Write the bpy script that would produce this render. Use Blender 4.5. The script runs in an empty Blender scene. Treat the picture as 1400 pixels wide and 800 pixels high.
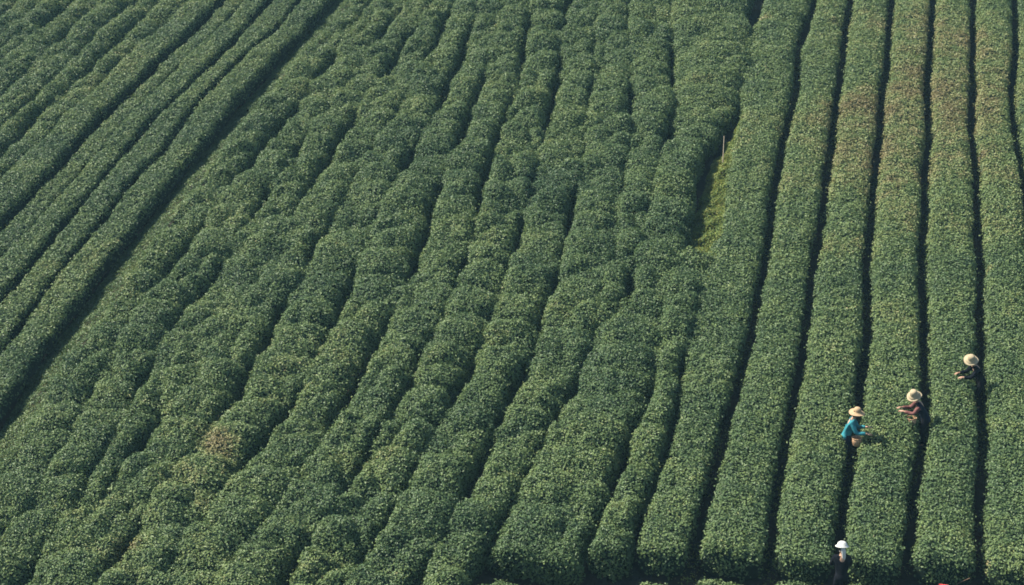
import bpy, bmesh, math, random
import numpy as np
from mathutils import Vector, Matrix

R = math.radians
rng = np.random.default_rng(7)
random.seed(7)
scene = bpy.context.scene
COL = scene.collection

# ------------------------------------------------------------------ camera
SLOPE, PITCH, FPX = R(13.4), R(20.0), 2400.0
ALPHA = SLOPE + PITCH
D_CANOPY = 28.3                      # metres from the lens to the canopy level, square to the slope
H0 = 0.85                            # height of a tea hedge
D_GROUND = D_CANOPY + H0
ZC = D_GROUND / math.sin(ALPHA)
FWD = np.array([0.0, math.cos(PITCH), -math.sin(PITCH)])
RIGHT = np.array([1.0, 0.0, 0.0])
UP = np.array([0.0, math.sin(PITCH), math.cos(PITCH)])
CAM = -ZC * FWD
cam_data = bpy.data.cameras.new('camera')
cam = bpy.data.objects.new('camera', cam_data)
COL.objects.link(cam)
cam.location = CAM
cam.rotation_euler = (math.pi / 2 - PITCH, 0, 0)
cam_data.sensor_width = 36.0
cam_data.lens = 36.0 * FPX / 1400.0
cam_data.clip_end = 3000.0
scene.camera = cam

# ------------------------------------------------------------------ light
SUN_EL, SUN_AZ = R(47.0), R(-70.0)   # azimuth from +Y, clockwise
world = bpy.data.worlds.new('World')
scene.world = world
world.use_nodes = True
wn = world.node_tree
sky = wn.nodes.new('ShaderNodeTexSky')
sky.sky_type = 'NISHITA'
sky.sun_disc = False
sky.sun_elevation = SUN_EL
sky.sun_rotation = SUN_AZ % (2 * math.pi)
sky.air_density = 1.2
sky.dust_density = 1.0
wn.links.new(sky.outputs[0], wn.nodes['Background'].inputs['Color'])
wn.nodes['Background'].inputs['Strength'].default_value = 0.068
sun_data = bpy.data.lights.new('sun', 'SUN')
sun_data.energy = 5.0
sun_data.angle = R(0.5)
sun_data.color = (1.0, 0.93, 0.80)
sun = bpy.data.objects.new('sun', sun_data)
COL.objects.link(sun)
SUN_DIR = Vector((math.sin(SUN_AZ) * math.cos(SUN_EL), math.cos(SUN_AZ) * math.cos(SUN_EL), math.sin(SUN_EL)))
sun.rotation_euler = SUN_DIR.to_track_quat('Z', 'Y').to_euler()
scene.view_settings.view_transform = 'Standard'
scene.view_settings.look = 'None'
scene.view_settings.gamma = 1.0
scene.view_settings.exposure = 1.47
scene.view_settings.use_curve_mapping = False
scene.cycles.filter_width = 1.7      # a lens is softer than one pixel

# ------------------------------------------------------------------ the slope's own axes
NRM = np.array([0.0, -math.sin(SLOPE), math.cos(SLOPE)])
VPX, VPY = 1368.0, -1185.0           # where the parallel rows run to


def ray(px, py):
    return FWD + (px - 700.0) / FPX * RIGHT - (py - 400.0) / FPX * UP


vdir = ray(VPX, VPY)
VAX = vdir - NRM * vdir.dot(NRM)
VAX /= np.linalg.norm(VAX)
UAX = np.cross(VAX, NRM)


def to_uv(px, py, h=H0):
    """a point of the photograph on the level h above the slope, in row coordinates"""
    d = ray(px, py)
    t = (D_GROUND - h) / -(d.dot(NRM))
    p = CAM + t * d
    return p.dot(UAX), p.dot(VAX)


def to_xyz(u, v, h=0.0):
    u, v, h = np.broadcast_arrays(np.asarray(u, float), np.asarray(v, float), np.asarray(h, float))
    return u[..., None] * UAX + v[..., None] * VAX + h[..., None] * NRM


def to_px(u, v, h=H0):
    p = to_xyz(u, v, h) - CAM
    z = p @ FWD
    return 700 + FPX * (p @ RIGHT) / z, 400 - FPX * (p @ UP) / z


# ------------------------------------------------------------------ noise
def _hash(ix, iy, seed):
    n = (ix.astype(np.int64) * 374761393 + iy.astype(np.int64) * 668265263 + seed * 1274126177) & 0xffffffff
    n = ((n ^ (n >> 13)) * 1274126177) & 0xffffffff
    n = n ^ (n >> 16)
    return (n & 0xffff) / 65535.0


def vnoise(x, y, seed=0):
    x, y = np.broadcast_arrays(np.asarray(x, float), np.asarray(y, float))
    ix, iy = np.floor(x), np.floor(y)
    fx, fy = x - ix, y - iy
    fx = fx * fx * (3 - 2 * fx)
    fy = fy * fy * (3 - 2 * fy)
    a, b = _hash(ix, iy, seed), _hash(ix + 1, iy, seed)
    c, d = _hash(ix, iy + 1, seed), _hash(ix + 1, iy + 1, seed)
    return (a * (1 - fx) + b * fx) * (1 - fy) + (c * (1 - fx) + d * fx) * fy


def worley(x, y, seed=0):
    """distance to the nearest and the second nearest of a jittered lattice of points"""
    x, y = np.broadcast_arrays(np.asarray(x, float), np.asarray(y, float))
    ix, iy = np.floor(x), np.floor(y)
    f1 = np.full(x.shape, 9.0)
    f2 = np.full(x.shape, 9.0)
    for dx in (-1, 0, 1):
        for dy in (-1, 0, 1):
            cx, cy = ix + dx, iy + dy
            d = np.hypot(cx + 0.15 + 0.7 * _hash(cx, cy, seed) - x, cy + 0.15 + 0.7 * _hash(cx, cy, seed + 91) - y)
            f2 = np.minimum(f2, np.maximum(f1, d))
            f1 = np.minimum(f1, d)
    return f1, f2


# ------------------------------------------------------------------ materials
def new_mat(name):
    m = bpy.data.materials.new(name)
    m.use_nodes = True
    nt = m.node_tree
    return m, nt, nt.nodes['Principled BSDF'], nt.nodes['Material Output']


def plain(name, col, rough=0.7, spec=0.3, noise=0.0, scale=20.0, bump=0.0):
    m, nt, b, out = new_mat(name)
    b.inputs['Base Color'].default_value = (*col, 1)
    b.inputs['Roughness'].default_value = rough
    b.inputs['Specular IOR Level'].default_value = spec
    if noise or bump:
        tc = nt.nodes.new('ShaderNodeTexCoord')
        n = nt.nodes.new('ShaderNodeTexNoise')
        n.inputs['Scale'].default_value = scale
        n.inputs['Detail'].default_value = 4
        nt.links.new(tc.outputs['Object'], n.inputs['Vector'])
        if noise:
            rp = nt.nodes.new('ShaderNodeValToRGB')
            rp.color_ramp.elements[0].position = 0.3
            rp.color_ramp.elements[1].position = 0.7
            rp.color_ramp.elements[0].color = (*[c * (1 - noise) for c in col], 1)
            rp.color_ramp.elements[1].color = (*[min(1, c * (1 + noise)) for c in col], 1)
            nt.links.new(n.outputs['Fac'], rp.inputs['Fac'])
            nt.links.new(rp.outputs['Color'], b.inputs['Base Color'])
        if bump:
            bp = nt.nodes.new('ShaderNodeBump')
            bp.inputs['Strength'].default_value = bump
            bp.inputs['Distance'].default_value = 0.02
            nt.links.new(n.outputs['Fac'], bp.inputs['Height'])
            nt.links.new(bp.outputs['Normal'], b.inputs['Normal'])
    return m


def leaf_mat(name, stops, rough=0.55, spec=0.25, trans=0.20):
    """leaf colours by age: the 'tone' of each leaf (0 old and dark .. 1 young or dry) picks from the stops"""
    m, nt, b, out = new_mat(name)
    at = nt.nodes.new('ShaderNodeAttribute')
    at.attribute_name = 'tone'
    rp = nt.nodes.new('ShaderNodeValToRGB')
    cr = rp.color_ramp
    cr.elements[0].position, cr.elements[0].color = stops[0][0], (*stops[0][1], 1)
    cr.elements[1].position, cr.elements[1].color = stops[-1][0], (*stops[-1][1], 1)
    for p, c in stops[1:-1]:
        e = cr.elements.new(p)
        e.color = (*c, 1)
    nt.links.new(at.outputs['Fac'], rp.inputs['Fac'])
    nt.links.new(rp.outputs['Color'], b.inputs['Base Color'])
    b.inputs['Roughness'].default_value = rough
    b.inputs['Specular IOR Level'].default_value = spec
    tr = nt.nodes.new('ShaderNodeBsdfTranslucent')
    nt.links.new(rp.outputs['Color'], tr.inputs['Color'])
    mx = nt.nodes.new('ShaderNodeMixShader')
    mx.inputs[0].default_value = trans
    nt.links.new(b.outputs[0], mx.inputs[1])
    nt.links.new(tr.outputs[0], mx.inputs[2])
    nt.links.new(mx.outputs[0], out.inputs['Surface'])
    return m


M_LEAF = leaf_mat('tea_leaves', [
    (0.00, (0.042, 0.080, 0.032)),
    (0.30, (0.076, 0.121, 0.045)),
    (0.55, (0.114, 0.163, 0.055)),
    (0.72, (0.150, 0.184, 0.064)),
    (0.88, (0.198, 0.192, 0.078)),
    (1.00, (0.160, 0.135, 0.058))])
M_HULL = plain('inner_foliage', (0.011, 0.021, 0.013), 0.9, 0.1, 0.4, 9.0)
M_STEM = plain('tea_wood', (0.11, 0.075, 0.05), 0.9, 0.1, 0.4, 14.0)
M_GRASS = leaf_mat('grass_blades', [
    (0.0, (0.040, 0.075, 0.026)), (0.5, (0.105, 0.155, 0.036)), (0.8, (0.205, 0.215, 0.050)), (1.0, (0.21, 0.20, 0.06))],
    rough=0.6, spec=0.2)


def soil_mat():
    m, nt, b, out = new_mat('hill_soil')
    tc = nt.nodes.new('ShaderNodeTexCoord')
    n1 = nt.nodes.new('ShaderNodeTexNoise')
    n1.inputs['Scale'].default_value = 0.6
    n1.inputs['Detail'].default_value = 6
    n2 = nt.nodes.new('ShaderNodeTexNoise')
    n2.inputs['Scale'].default_value = 9.0
    n2.inputs['Detail'].default_value = 6
    for n in (n1, n2):
        nt.links.new(tc.outputs['Object'], n.inputs['Vector'])
    r1 = nt.nodes.new('ShaderNodeValToRGB')
    r1.color_ramp.elements[0].position, r1.color_ramp.elements[0].color = 0.42, (0.026, 0.028, 0.022, 1)
    r1.color_ramp.elements[1].position, r1.color_ramp.elements[1].color = 0.74, (0.095, 0.062, 0.040, 1)
    nt.links.new(n1.outputs['Fac'], r1.inputs['Fac'])
    mx = nt.nodes.new('ShaderNodeMix')
    mx.data_type, mx.blend_type = 'RGBA', 'MULTIPLY'
    mx.inputs['Factor'].default_value = 0.6
    nt.links.new(r1.outputs['Color'], mx.inputs['A'])
    nt.links.new(n2.outputs['Color'], mx.inputs['B'])
    nt.links.new(mx.outputs['Result'], b.inputs['Base Color'])
    bp = nt.nodes.new('ShaderNodeBump')
    bp.inputs['Strength'].default_value = 0.7
    bp.inputs['Distance'].default_value = 0.05
    nt.links.new(n2.outputs['Fac'], bp.inputs['Height'])
    nt.links.new(bp.outputs['Normal'], b.inputs['Normal'])
    b.inputs['Roughness'].default_value = 0.95
    b.inputs['Specular IOR Level'].default_value = 0.1
    return m


# ------------------------------------------------------------------ object helpers
def tag(o, label=None, cat=None, group=None, kind=None):
    if label:
        o['label'] = label
    if cat:
        o['category'] = cat
    if group:
        o['group'] = group
    if kind:
        o['kind'] = kind
    return o


def empty(name, loc, rotz=0.0):
    o = bpy.data.objects.new(name, None)
    o.empty_display_size = 0.3
    o.location = loc
    o.rotation_euler = (0, 0, rotz)
    COL.objects.link(o)
    return o


def np_mesh(name, verts, quads, mats, parent=None, mat_idx=None, tone=None, smooth=None, tris=None):
    me = bpy.data.meshes.new(name)
    nq = len(quads)
    me.vertices.add(len(verts))
    me.vertices.foreach_set('co', np.ascontiguousarray(verts, dtype=np.float32).ravel())
    me.loops.add(nq * 4)
    me.loops.foreach_set('vertex_index', np.ascontiguousarray(quads, dtype=np.int32).ravel())
    me.polygons.add(nq)
    me.polygons.foreach_set('loop_start', np.arange(nq, dtype=np.int32) * 4)
    if mat_idx is not None:
        me.polygons.foreach_set('material_index', np.asarray(mat_idx, dtype=np.int32))
    if smooth is not None:
        me.polygons.foreach_set('use_smooth', np.asarray(smooth, dtype=bool))
    if tone is not None:
        a = me.attributes.new('tone', 'FLOAT', 'FACE')
        a.data.foreach_set('value', np.asarray(tone, dtype=np.float32))
    me.update(calc_edges=True)
    for m in mats:
        me.materials.append(m)
    o = bpy.data.objects.new(name, me)
    COL.objects.link(o)
    if parent:
        o.parent = parent
    return o


def leaf_quads(P, N, size, aspect, jit, fold, rg):
    """pointed, slightly folded leaves at points P about the normals N"""
    n = len(P)
    N = N + jit * rg.normal(size=(n, 3))
    N /= np.linalg.norm(N, axis=1)[:, None] + 1e-9
    T = rg.normal(size=(n, 3))
    T -= N * (T * N).sum(1)[:, None]
    T /= np.linalg.norm(T, axis=1)[:, None] + 1e-9
    B = np.cross(N, T)
    l = (size * (0.6 + 0.8 * rg.random(n)))[:, None]
    w = l * aspect
    base = P - T * l * 0.5
    tip = P + T * l * 0.5 - N * l * 0.12
    s1 = P + B * w * 0.5 + N * l * fold
    s2 = P - B * w * 0.5 + N * l * fold
    V = np.stack([base, s1, tip, s2], axis=1).reshape(-1, 3)
    Q = np.arange(n * 4).reshape(n, 4)
    return V, Q


def grid_quads(a, b, closed=False):
    i, j = np.meshgrid(np.arange(a - 1), np.arange(b - 1), indexing='ij')
    k = (i * b + j).ravel()
    return np.stack([k, k + b, k + b + 1, k + 1], axis=1)


def tube(p, r, sides=6):
    """closed tapered tube through points p with radii r -> verts, quads"""
    p = np.asarray(p, float)
    r = np.asarray(r, float)
    n = len(p)
    t = np.gradient(p, axis=0)
    t /= np.linalg.norm(t, axis=1)[:, None] + 1e-9
    ref = np.array([0.31, 0.17, 0.93]) if abs(t[0][2]) < 0.9 else np.array([1.0, 0.1, 0.0])
    a = np.cross(t, ref)
    a /= np.linalg.norm(a, axis=1)[:, None] + 1e-9
    b = np.cross(t, a)
    ang = np.arange(sides) * 2 * np.pi / sides
    V = (p[:, None, :] + r[:, None, None] * (np.cos(ang)[None, :, None] * a[:, None, :] + np.sin(ang)[None, :, None] * b[:, None, :])).reshape(-1, 3)
    Q = []
    for i in range(n - 1):
        for k in range(sides):
            k2 = (k + 1) % sides
            Q.append((i * sides + k, i * sides + k2, (i + 1) * sides + k2, (i + 1) * sides + k))
    return V, np.array(Q)


# ------------------------------------------------------------------ the hill
def build_hill():
    xs = np.concatenate([np.linspace(-900, -60, 22), np.linspace(-50, 50, 101), np.linspace(60, 900, 22)])
    ys = np.concatenate([np.linspace(-900, -60, 22), np.linspace(-50, 60, 111), np.linspace(70, 900, 22)])
    X, Y = np.meshgrid(xs, ys, indexing='ij')
    T = math.tan(SLOPE)
    yl, yh = -60.0, 110.0
    Z = np.where(Y < yl, yl * T + (Y - yl) * 0.04, np.where(Y > yh, yh * T + 30 * np.tanh((Y - yh) / 120.0), Y * T))
    Z = Z + (vnoise(X / 90, Y / 90, 3) - 0.5) * 30 * np.clip((np.maximum(np.abs(X), np.abs(Y)) - 70) / 150, 0, 1)
    V = np.stack([X, Y, Z], axis=-1).reshape(-1, 3)
    Q = grid_quads(len(xs), len(ys))
    o = np_mesh('ground', V, Q, [soil_mat()], smooth=np.ones(len(Q), bool))
    tag(o, 'brown soil of the hillside under the tea rows', 'ground', kind='structure')


build_hill()

# ------------------------------------------------------------------ paths between the rows (traced on the photograph, put on the slope)
G = {}
G['L12'] = [(17, 0), (0, 18)]
G['L11'] = [(52, 7), (21, 25), (0, 42)]
G['L10'] = [(84, 7), (60, 25), (39, 46), (14, 67), (0, 81)]
G['L9'] = [(126, 7), (98, 28), (70, 56), (39, 84), (21, 102), (0, 123)]
G['L8'] = [(175, 4), (147, 25), (126, 46), (88, 84), (60, 113), (32, 142), (0, 172)]
G['L7'] = [(210, 7), (179, 32), (151, 60), (119, 88), (98, 109), (70, 130), (46, 154), (21, 182), (0, 203)]
G['L6'] = [(256, 4), (217, 38), (186, 63), (163, 84), (137, 112), (112, 137), (82, 160), (60, 186), (35, 209), (7, 238), (0, 246)]
G['L5'] = [(294, 7), (266, 35), (245, 56), (214, 81), (193, 105), (165, 130), (140, 154), (116, 179), (84, 217), (55, 249), (30, 273), (10, 292), (0, 303)]
G['L4'] = [(328, 4), (305, 28), (280, 53), (252, 77), (221, 109), (196, 137), (168, 163), (144, 193), (116, 224), (90, 252), (66, 279), (35, 316), (0, 347)]
G['L3'] = [(361, 7), (343, 27), (322, 53), (298, 77), (270, 104), (242, 133), (210, 163), (182, 193), (154, 226), (123, 264), (84, 309), (56, 341), (21, 385), (0, 411)]
G['L2'] = [(403, 7), (385, 32), (364, 51), (333, 76), (306, 105), (277, 133), (249, 165), (221, 207), (196, 233), (166, 268), (116, 327), (74, 379), (42, 421), (18, 458), (0, 481)]
G['L1'] = [(440, 7), (408, 42), (370, 80), (323, 130), (285, 179), (246, 224), (211, 268), (170, 318), (131, 368), (95, 418), (60, 466), (21, 517), (0, 548)]
G['L0'] = [(452, 7), (423, 40), (388, 82), (342, 132), (302, 181), (264, 226), (229, 268), (190, 320), (152, 368), (116, 418), (79, 466), (38, 524), (0, 590)]
G['C1'] = [(470, 12), (413, 75), (354, 147), (305, 200), (262, 258), (220, 309), (189, 352), (150, 405), (115, 454), (84, 500), (60, 537), (49, 560), (21, 602), (0, 632)]
G['C2'] = [(508, 0), (470, 52), (431, 105), (396, 154), (362, 190), (326, 240), (298, 282), (266, 323), (245, 351), (227, 372), (204, 402), (182, 436), (162, 470), (140, 498), (112, 560), (90, 612), (60, 660), (21, 709), (0, 742)]
G['C3'] = [(555, 0), (522, 45), (481, 100), (440, 155), (400, 208), (360, 268), (318, 335), (289, 374), (266, 405), (244, 428), (229, 460), (206, 497), (189, 531), (170, 572), (142, 612), (112, 668), (80, 715), (55, 757), (25, 800)]
G['C4'] = [(592, 0), (560, 48), (522, 100), (483, 157), (448, 212), (412, 270), (376, 335), (345, 392), (315, 444), (290, 477), (260, 518), (236, 546), (200, 592), (165, 638), (145, 668), (110, 714), (82, 748), (52, 795)]
G['C5'] = [(618, 5), (596, 56), (569, 98), (549, 135), (523, 179), (498, 217), (474, 259), (452, 296), (424, 342), (403, 384), (382, 425), (352, 480), (322, 535), (290, 572), (257, 612), (222, 662), (190, 710), (160, 755), (135, 797)]
G['C6'] = [(655, 5), (628, 74), (610, 116), (593, 154), (575, 190), (544, 233), (523, 277), (502, 330), (484, 368), (470, 408), (455, 436), (436, 480), (415, 523), (380, 570), (345, 612), (308, 660), (278, 697), (240, 748), (205, 798)]
G['C7'] = [(690, 5), (670, 77), (652, 123), (635, 165), (617, 210), (598, 252), (590, 281), (575, 330), (558, 375), (544, 410), (523, 449), (502, 487), (481, 526), (452, 574), (419, 630), (392, 670), (368, 702), (338, 745), (305, 790)]
G['C8'] = [(724, 5), (719, 45), (709, 95), (696, 140), (684, 175), (672, 212), (658, 255), (652, 290), (642, 330), (622, 382), (606, 428), (582, 466), (554, 521), (532, 562), (505, 607), (480, 651), (452, 699), (420, 744), (390, 790)]
G['C9'] = [(775, 5), (761, 110), (751, 147), (740, 196), (729, 238), (719, 278), (706, 326), (693, 386), (684, 417), (663, 459), (638, 515), (614, 548), (583, 604), (558, 660), (523, 716), (490, 765), (468, 800)]
G['C10'] = [(816, 5), (811, 60), (808, 110), (804, 157), (803, 200), (793, 245), (782, 277), (773, 330), (767, 361), (750, 398), (733, 452), (712, 503), (691, 543), (683, 571), (660, 613), (630, 672), (606, 728), (580, 772), (562, 800)]
G['C11'] = [(858, 5), (859, 84), (862, 130), (862, 182), (855, 225), (850, 265), (845, 338), (831, 381), (818, 430), (798, 485), (784, 527), (752, 580), (730, 623), (703, 672), (684, 718), (656, 760), (635, 800)]
G['C12'] = [(915, 5), (921, 70), (920, 140), (905, 200), (890, 260), (880, 310), (866, 370), (852, 420), (838, 470), (818, 520)]
G['I'] = [(1027, 5), (1021, 60), (1014, 110), (1003, 155), (968, 200), (948, 260), (932, 322), (920, 380), (908, 440), (898, 500), (890, 538), (866, 588), (841, 649), (813, 711), (796, 758), (786, 797)]
G['N'] = [(990, 270), (985, 310), (976, 346), (953, 400), (936, 460), (930, 512), (928, 553), (911, 607), (890, 668), (868, 733), (864, 795)]
G['J'] = [(1040, 5), (1028, 60), (1020, 110), (1012, 150), (997, 200), (988, 255), (985, 310), (976, 346), (953, 400), (936, 460), (930, 512), (928, 553), (911, 607), (890, 668), (868, 733), (862, 795)]
G['R1'] = [(1113, 3), (1102, 28), (1092, 60), (1090, 109), (1081, 151), (1074, 175), (1064, 224), (1057, 270), (1053, 302), (1049, 344), (1040, 376), (1037, 402), (1027, 453), (1015, 496), (1006, 530), (996, 566), (983, 615), (969, 667), (954, 720), (946, 758), (940, 797)]
G['R2'] = [(1162, 3), (1155, 53), (1148, 105), (1141, 154), (1137, 196), (1129, 247), (1127, 275), (1119, 320), (1109, 381), (1103, 433), (1098, 479), (1087, 531), (1078, 578), (1070, 624), (1061, 667), (1058, 709), (1054, 744), (1050, 797)]
G['R3'] = [(1219, 3), (1215, 53), (1214, 85), (1207, 118), (1205, 154), (1203, 189), (1197, 226), (1194, 270), (1192, 306), (1187, 348), (1187, 400), (1188, 442), (1180, 496), (1177, 532), (1170, 580), (1164, 622), (1160, 652), (1152, 690), (1150, 727), (1147, 763), (1144, 797)]
G['R4'] = [(1277, 3), (1274, 45), (1270, 98), (1270, 147), (1271, 184), (1266, 224), (1267, 273), (1263, 312), (1261, 350), (1264, 395), (1265, 435), (1266, 505), (1267, 550), (1265, 590), (1257, 633), (1248, 676), (1248, 716), (1240, 763), (1235, 797)]
G['R5'] = [(1331, 3), (1332, 45), (1331, 88), (1332, 130), (1329, 165), (1331, 190), (1336, 224), (1337, 272), (1338, 314), (1343, 363), (1341, 407), (1341, 456), (1342, 530), (1346, 590), (1344, 651), (1340, 690), (1340, 732), (1344, 772), (1346, 797)]
G['R6'] = [(1389, 3), (1390, 53), (1388, 88), (1384, 123), (1387, 160), (1394, 198), (1401, 232), (1408, 290), (1412, 350), (1416, 430), (1424, 520), (1430, 600), (1436, 700), (1442, 797)]

V_GRID = np.arange(-40.0, 60.0, 0.1)


def line_of(name):
    pts = np.array([to_uv(*p, 0.12 if name == 'L0' else H0) for p in G[name]])
    o = np.argsort(pts[:, 1])
    pts = pts[o]
    u = np.interp(V_GRID, pts[:, 1], pts[:, 0])
    k = np.exp(-0.5 * (np.arange(-8, 9) / 3.2) ** 2)
    k /= k.sum()
    up = np.pad(u, 8, mode='edge')
    return np.convolve(up, k, mode='valid')


U = {k: line_of(k) for k in G}
# parallel rows beyond the picture's edges
U['L13'] = U['L12'] - 1.05
U['L14'] = U['L12'] - 2.10
U['L15'] = U['L12'] - 3.15
U['R7'] = U['R6'] + 1.65
U['R8'] = U['R6'] + 3.3
U['R9'] = U['R6'] + 4.95
U['L12'] = np.minimum(U['L12'], U['L11'] - 0.5)
for k in U:
    if k[0] in 'CLIJN':
        pass


def v_at(name, py, h=H0):
    """how far up the slope the row line stands where the photograph's row py crosses it"""
    xs, ys = to_px(U[name], V_GRID, h)
    ok = (V_GRID > -38) & (V_GRID < 58)
    i = np.argmin(np.where(ok, np.abs(ys - py), 1e9))
    return V_GRID[i]


# ------------------------------------------------------------------ the hedges
STYLE = {
    # exponent, path half width, height, mound height, mound length, side waviness, clump height
    'clipped': dict(ex=5.0, g=0.15, H=0.85, A=0.14, ml=1.5, pinch=0.12, clump=0.065, jit=0.44, wav=0.07, lump=0.06, cell=0.9, merge=0.0, flank=0.10),
    'smooth': dict(ex=8.5, g=0.16, g2=0.085, H=0.95, A=0.14, ml=1.8, pinch=0.30, clump=0.05, jit=0.44, wav=0.10, lump=0.05, cell=0.9, merge=0.0, flank=0.05),
    'lumpy': dict(ex=3.7, g=0.06, H=0.95, A=0.26, ml=1.6, pinch=0.35, clump=0.12, jit=0.46, wav=0.14, lump=0.27, cell=1.15, merge=0.215, flank=0.55),
    'loose': dict(ex=2.8, g=0.06, H=0.82, A=0.22, ml=1.5, pinch=0.30, clump=0.10, jit=0.46, wav=0.10, lump=0.26, cell=0.95, merge=0.19, flank=0.5),
}
PATCHES = [  # px, py, radius (m), added tone : parts of the field with dry, young or pale leaves
    (1180, 150, 4.2, 0.27), (1235, 200, 4.2, 0.26), (1305, 120, 3.8, 0.28), (1165, 280, 3.2, 0.13), (1360, 80, 2.8, 0.24), (1215, 40, 3.2, 0.19), (1300, 20, 3.0, 0.12), (1080, 60, 3.0, -0.03),
    (310, 612, 0.60, 0.31), (325, 645, 0.40, 0.31), (190, 730, 0.5, 0.30), (165, 775, 0.6, 0.32), (215, 700, 0.4, 0.22),
    (265, 655, 0.8, 0.12), (165, 690, 0.7, 0.12), (60, 285, 1.2, 0.10), (270, 30, 2.0, 0.08), (200, 110, 1.6, 0.07),
    (745, 252, 1.0, -0.34), (735, 372, 1.0, -0.30), (1310, 265, 1.0, -0.16), (240, 140, 0.7, -0.15),
    (500, 640, 0.9, 0.10), (520, 530, 1.0, -0.12), (655, 0, 6.0, 0.05), (900, 560, 1.0, 0.13), (840, 720, 0.8, 0.10),
    (960, 290, 0.8, 0.14), (430, 780, 2.0, 0.06), (560, 300, 1.0, 0.10), (530, 610, 0.5, 0.16), (100, 690, 0.8, 0.12), (250, 745, 0.7, 0.18), (335, 705, 0.6, 0.14), (145, 660, 0.5, 0.16), (275, 690, 0.4, 0.26), (175, 745, 0.4, 0.34), (295, 600, 0.5, 0.2), (880, 620, 0.6, 0.13), (850, 690, 0.7, 0.15), (1341, 208, 0.22, 0.75), (1352, 362, 0.16, 0.7), (1350, 782, 0.16, 0.6), (1351, 765, 0.14, 0.6), (1045, 22, 0.35, 0.6)]
PATCH_UV = [(*to_uv(a, b), r, t) for a, b, r, t in PATCHES]
DENS = 980.0


def tone_at(u, v, rg):
    t = 0.35 + 0.36 * (vnoise(u / 1.9, v / 1.9, 11) - 0.5) + 0.30 * (vnoise(u / 0.5, v / 0.5, 12) - 0.5) + 0.16 * (vnoise(u / 5.0, v / 9.0, 13) - 0.5) + 0.24 * (vnoise(u / 0.17, v / 0.17, 14) - 0.5)
    t = np.minimum(t, 0.66)
    for a, b, r, d in PATCH_UV:
        t = t + d * np.exp(-(((u - a) ** 2 + (v - b) ** 2) / (r * r)) * 1.2)
    t = t + 0.08 * rg.normal(size=len(u))
    t = np.where(rg.random(len(u)) < 0.03, t + 0.22, t)
    return np.clip(t, 0, 1)


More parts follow.
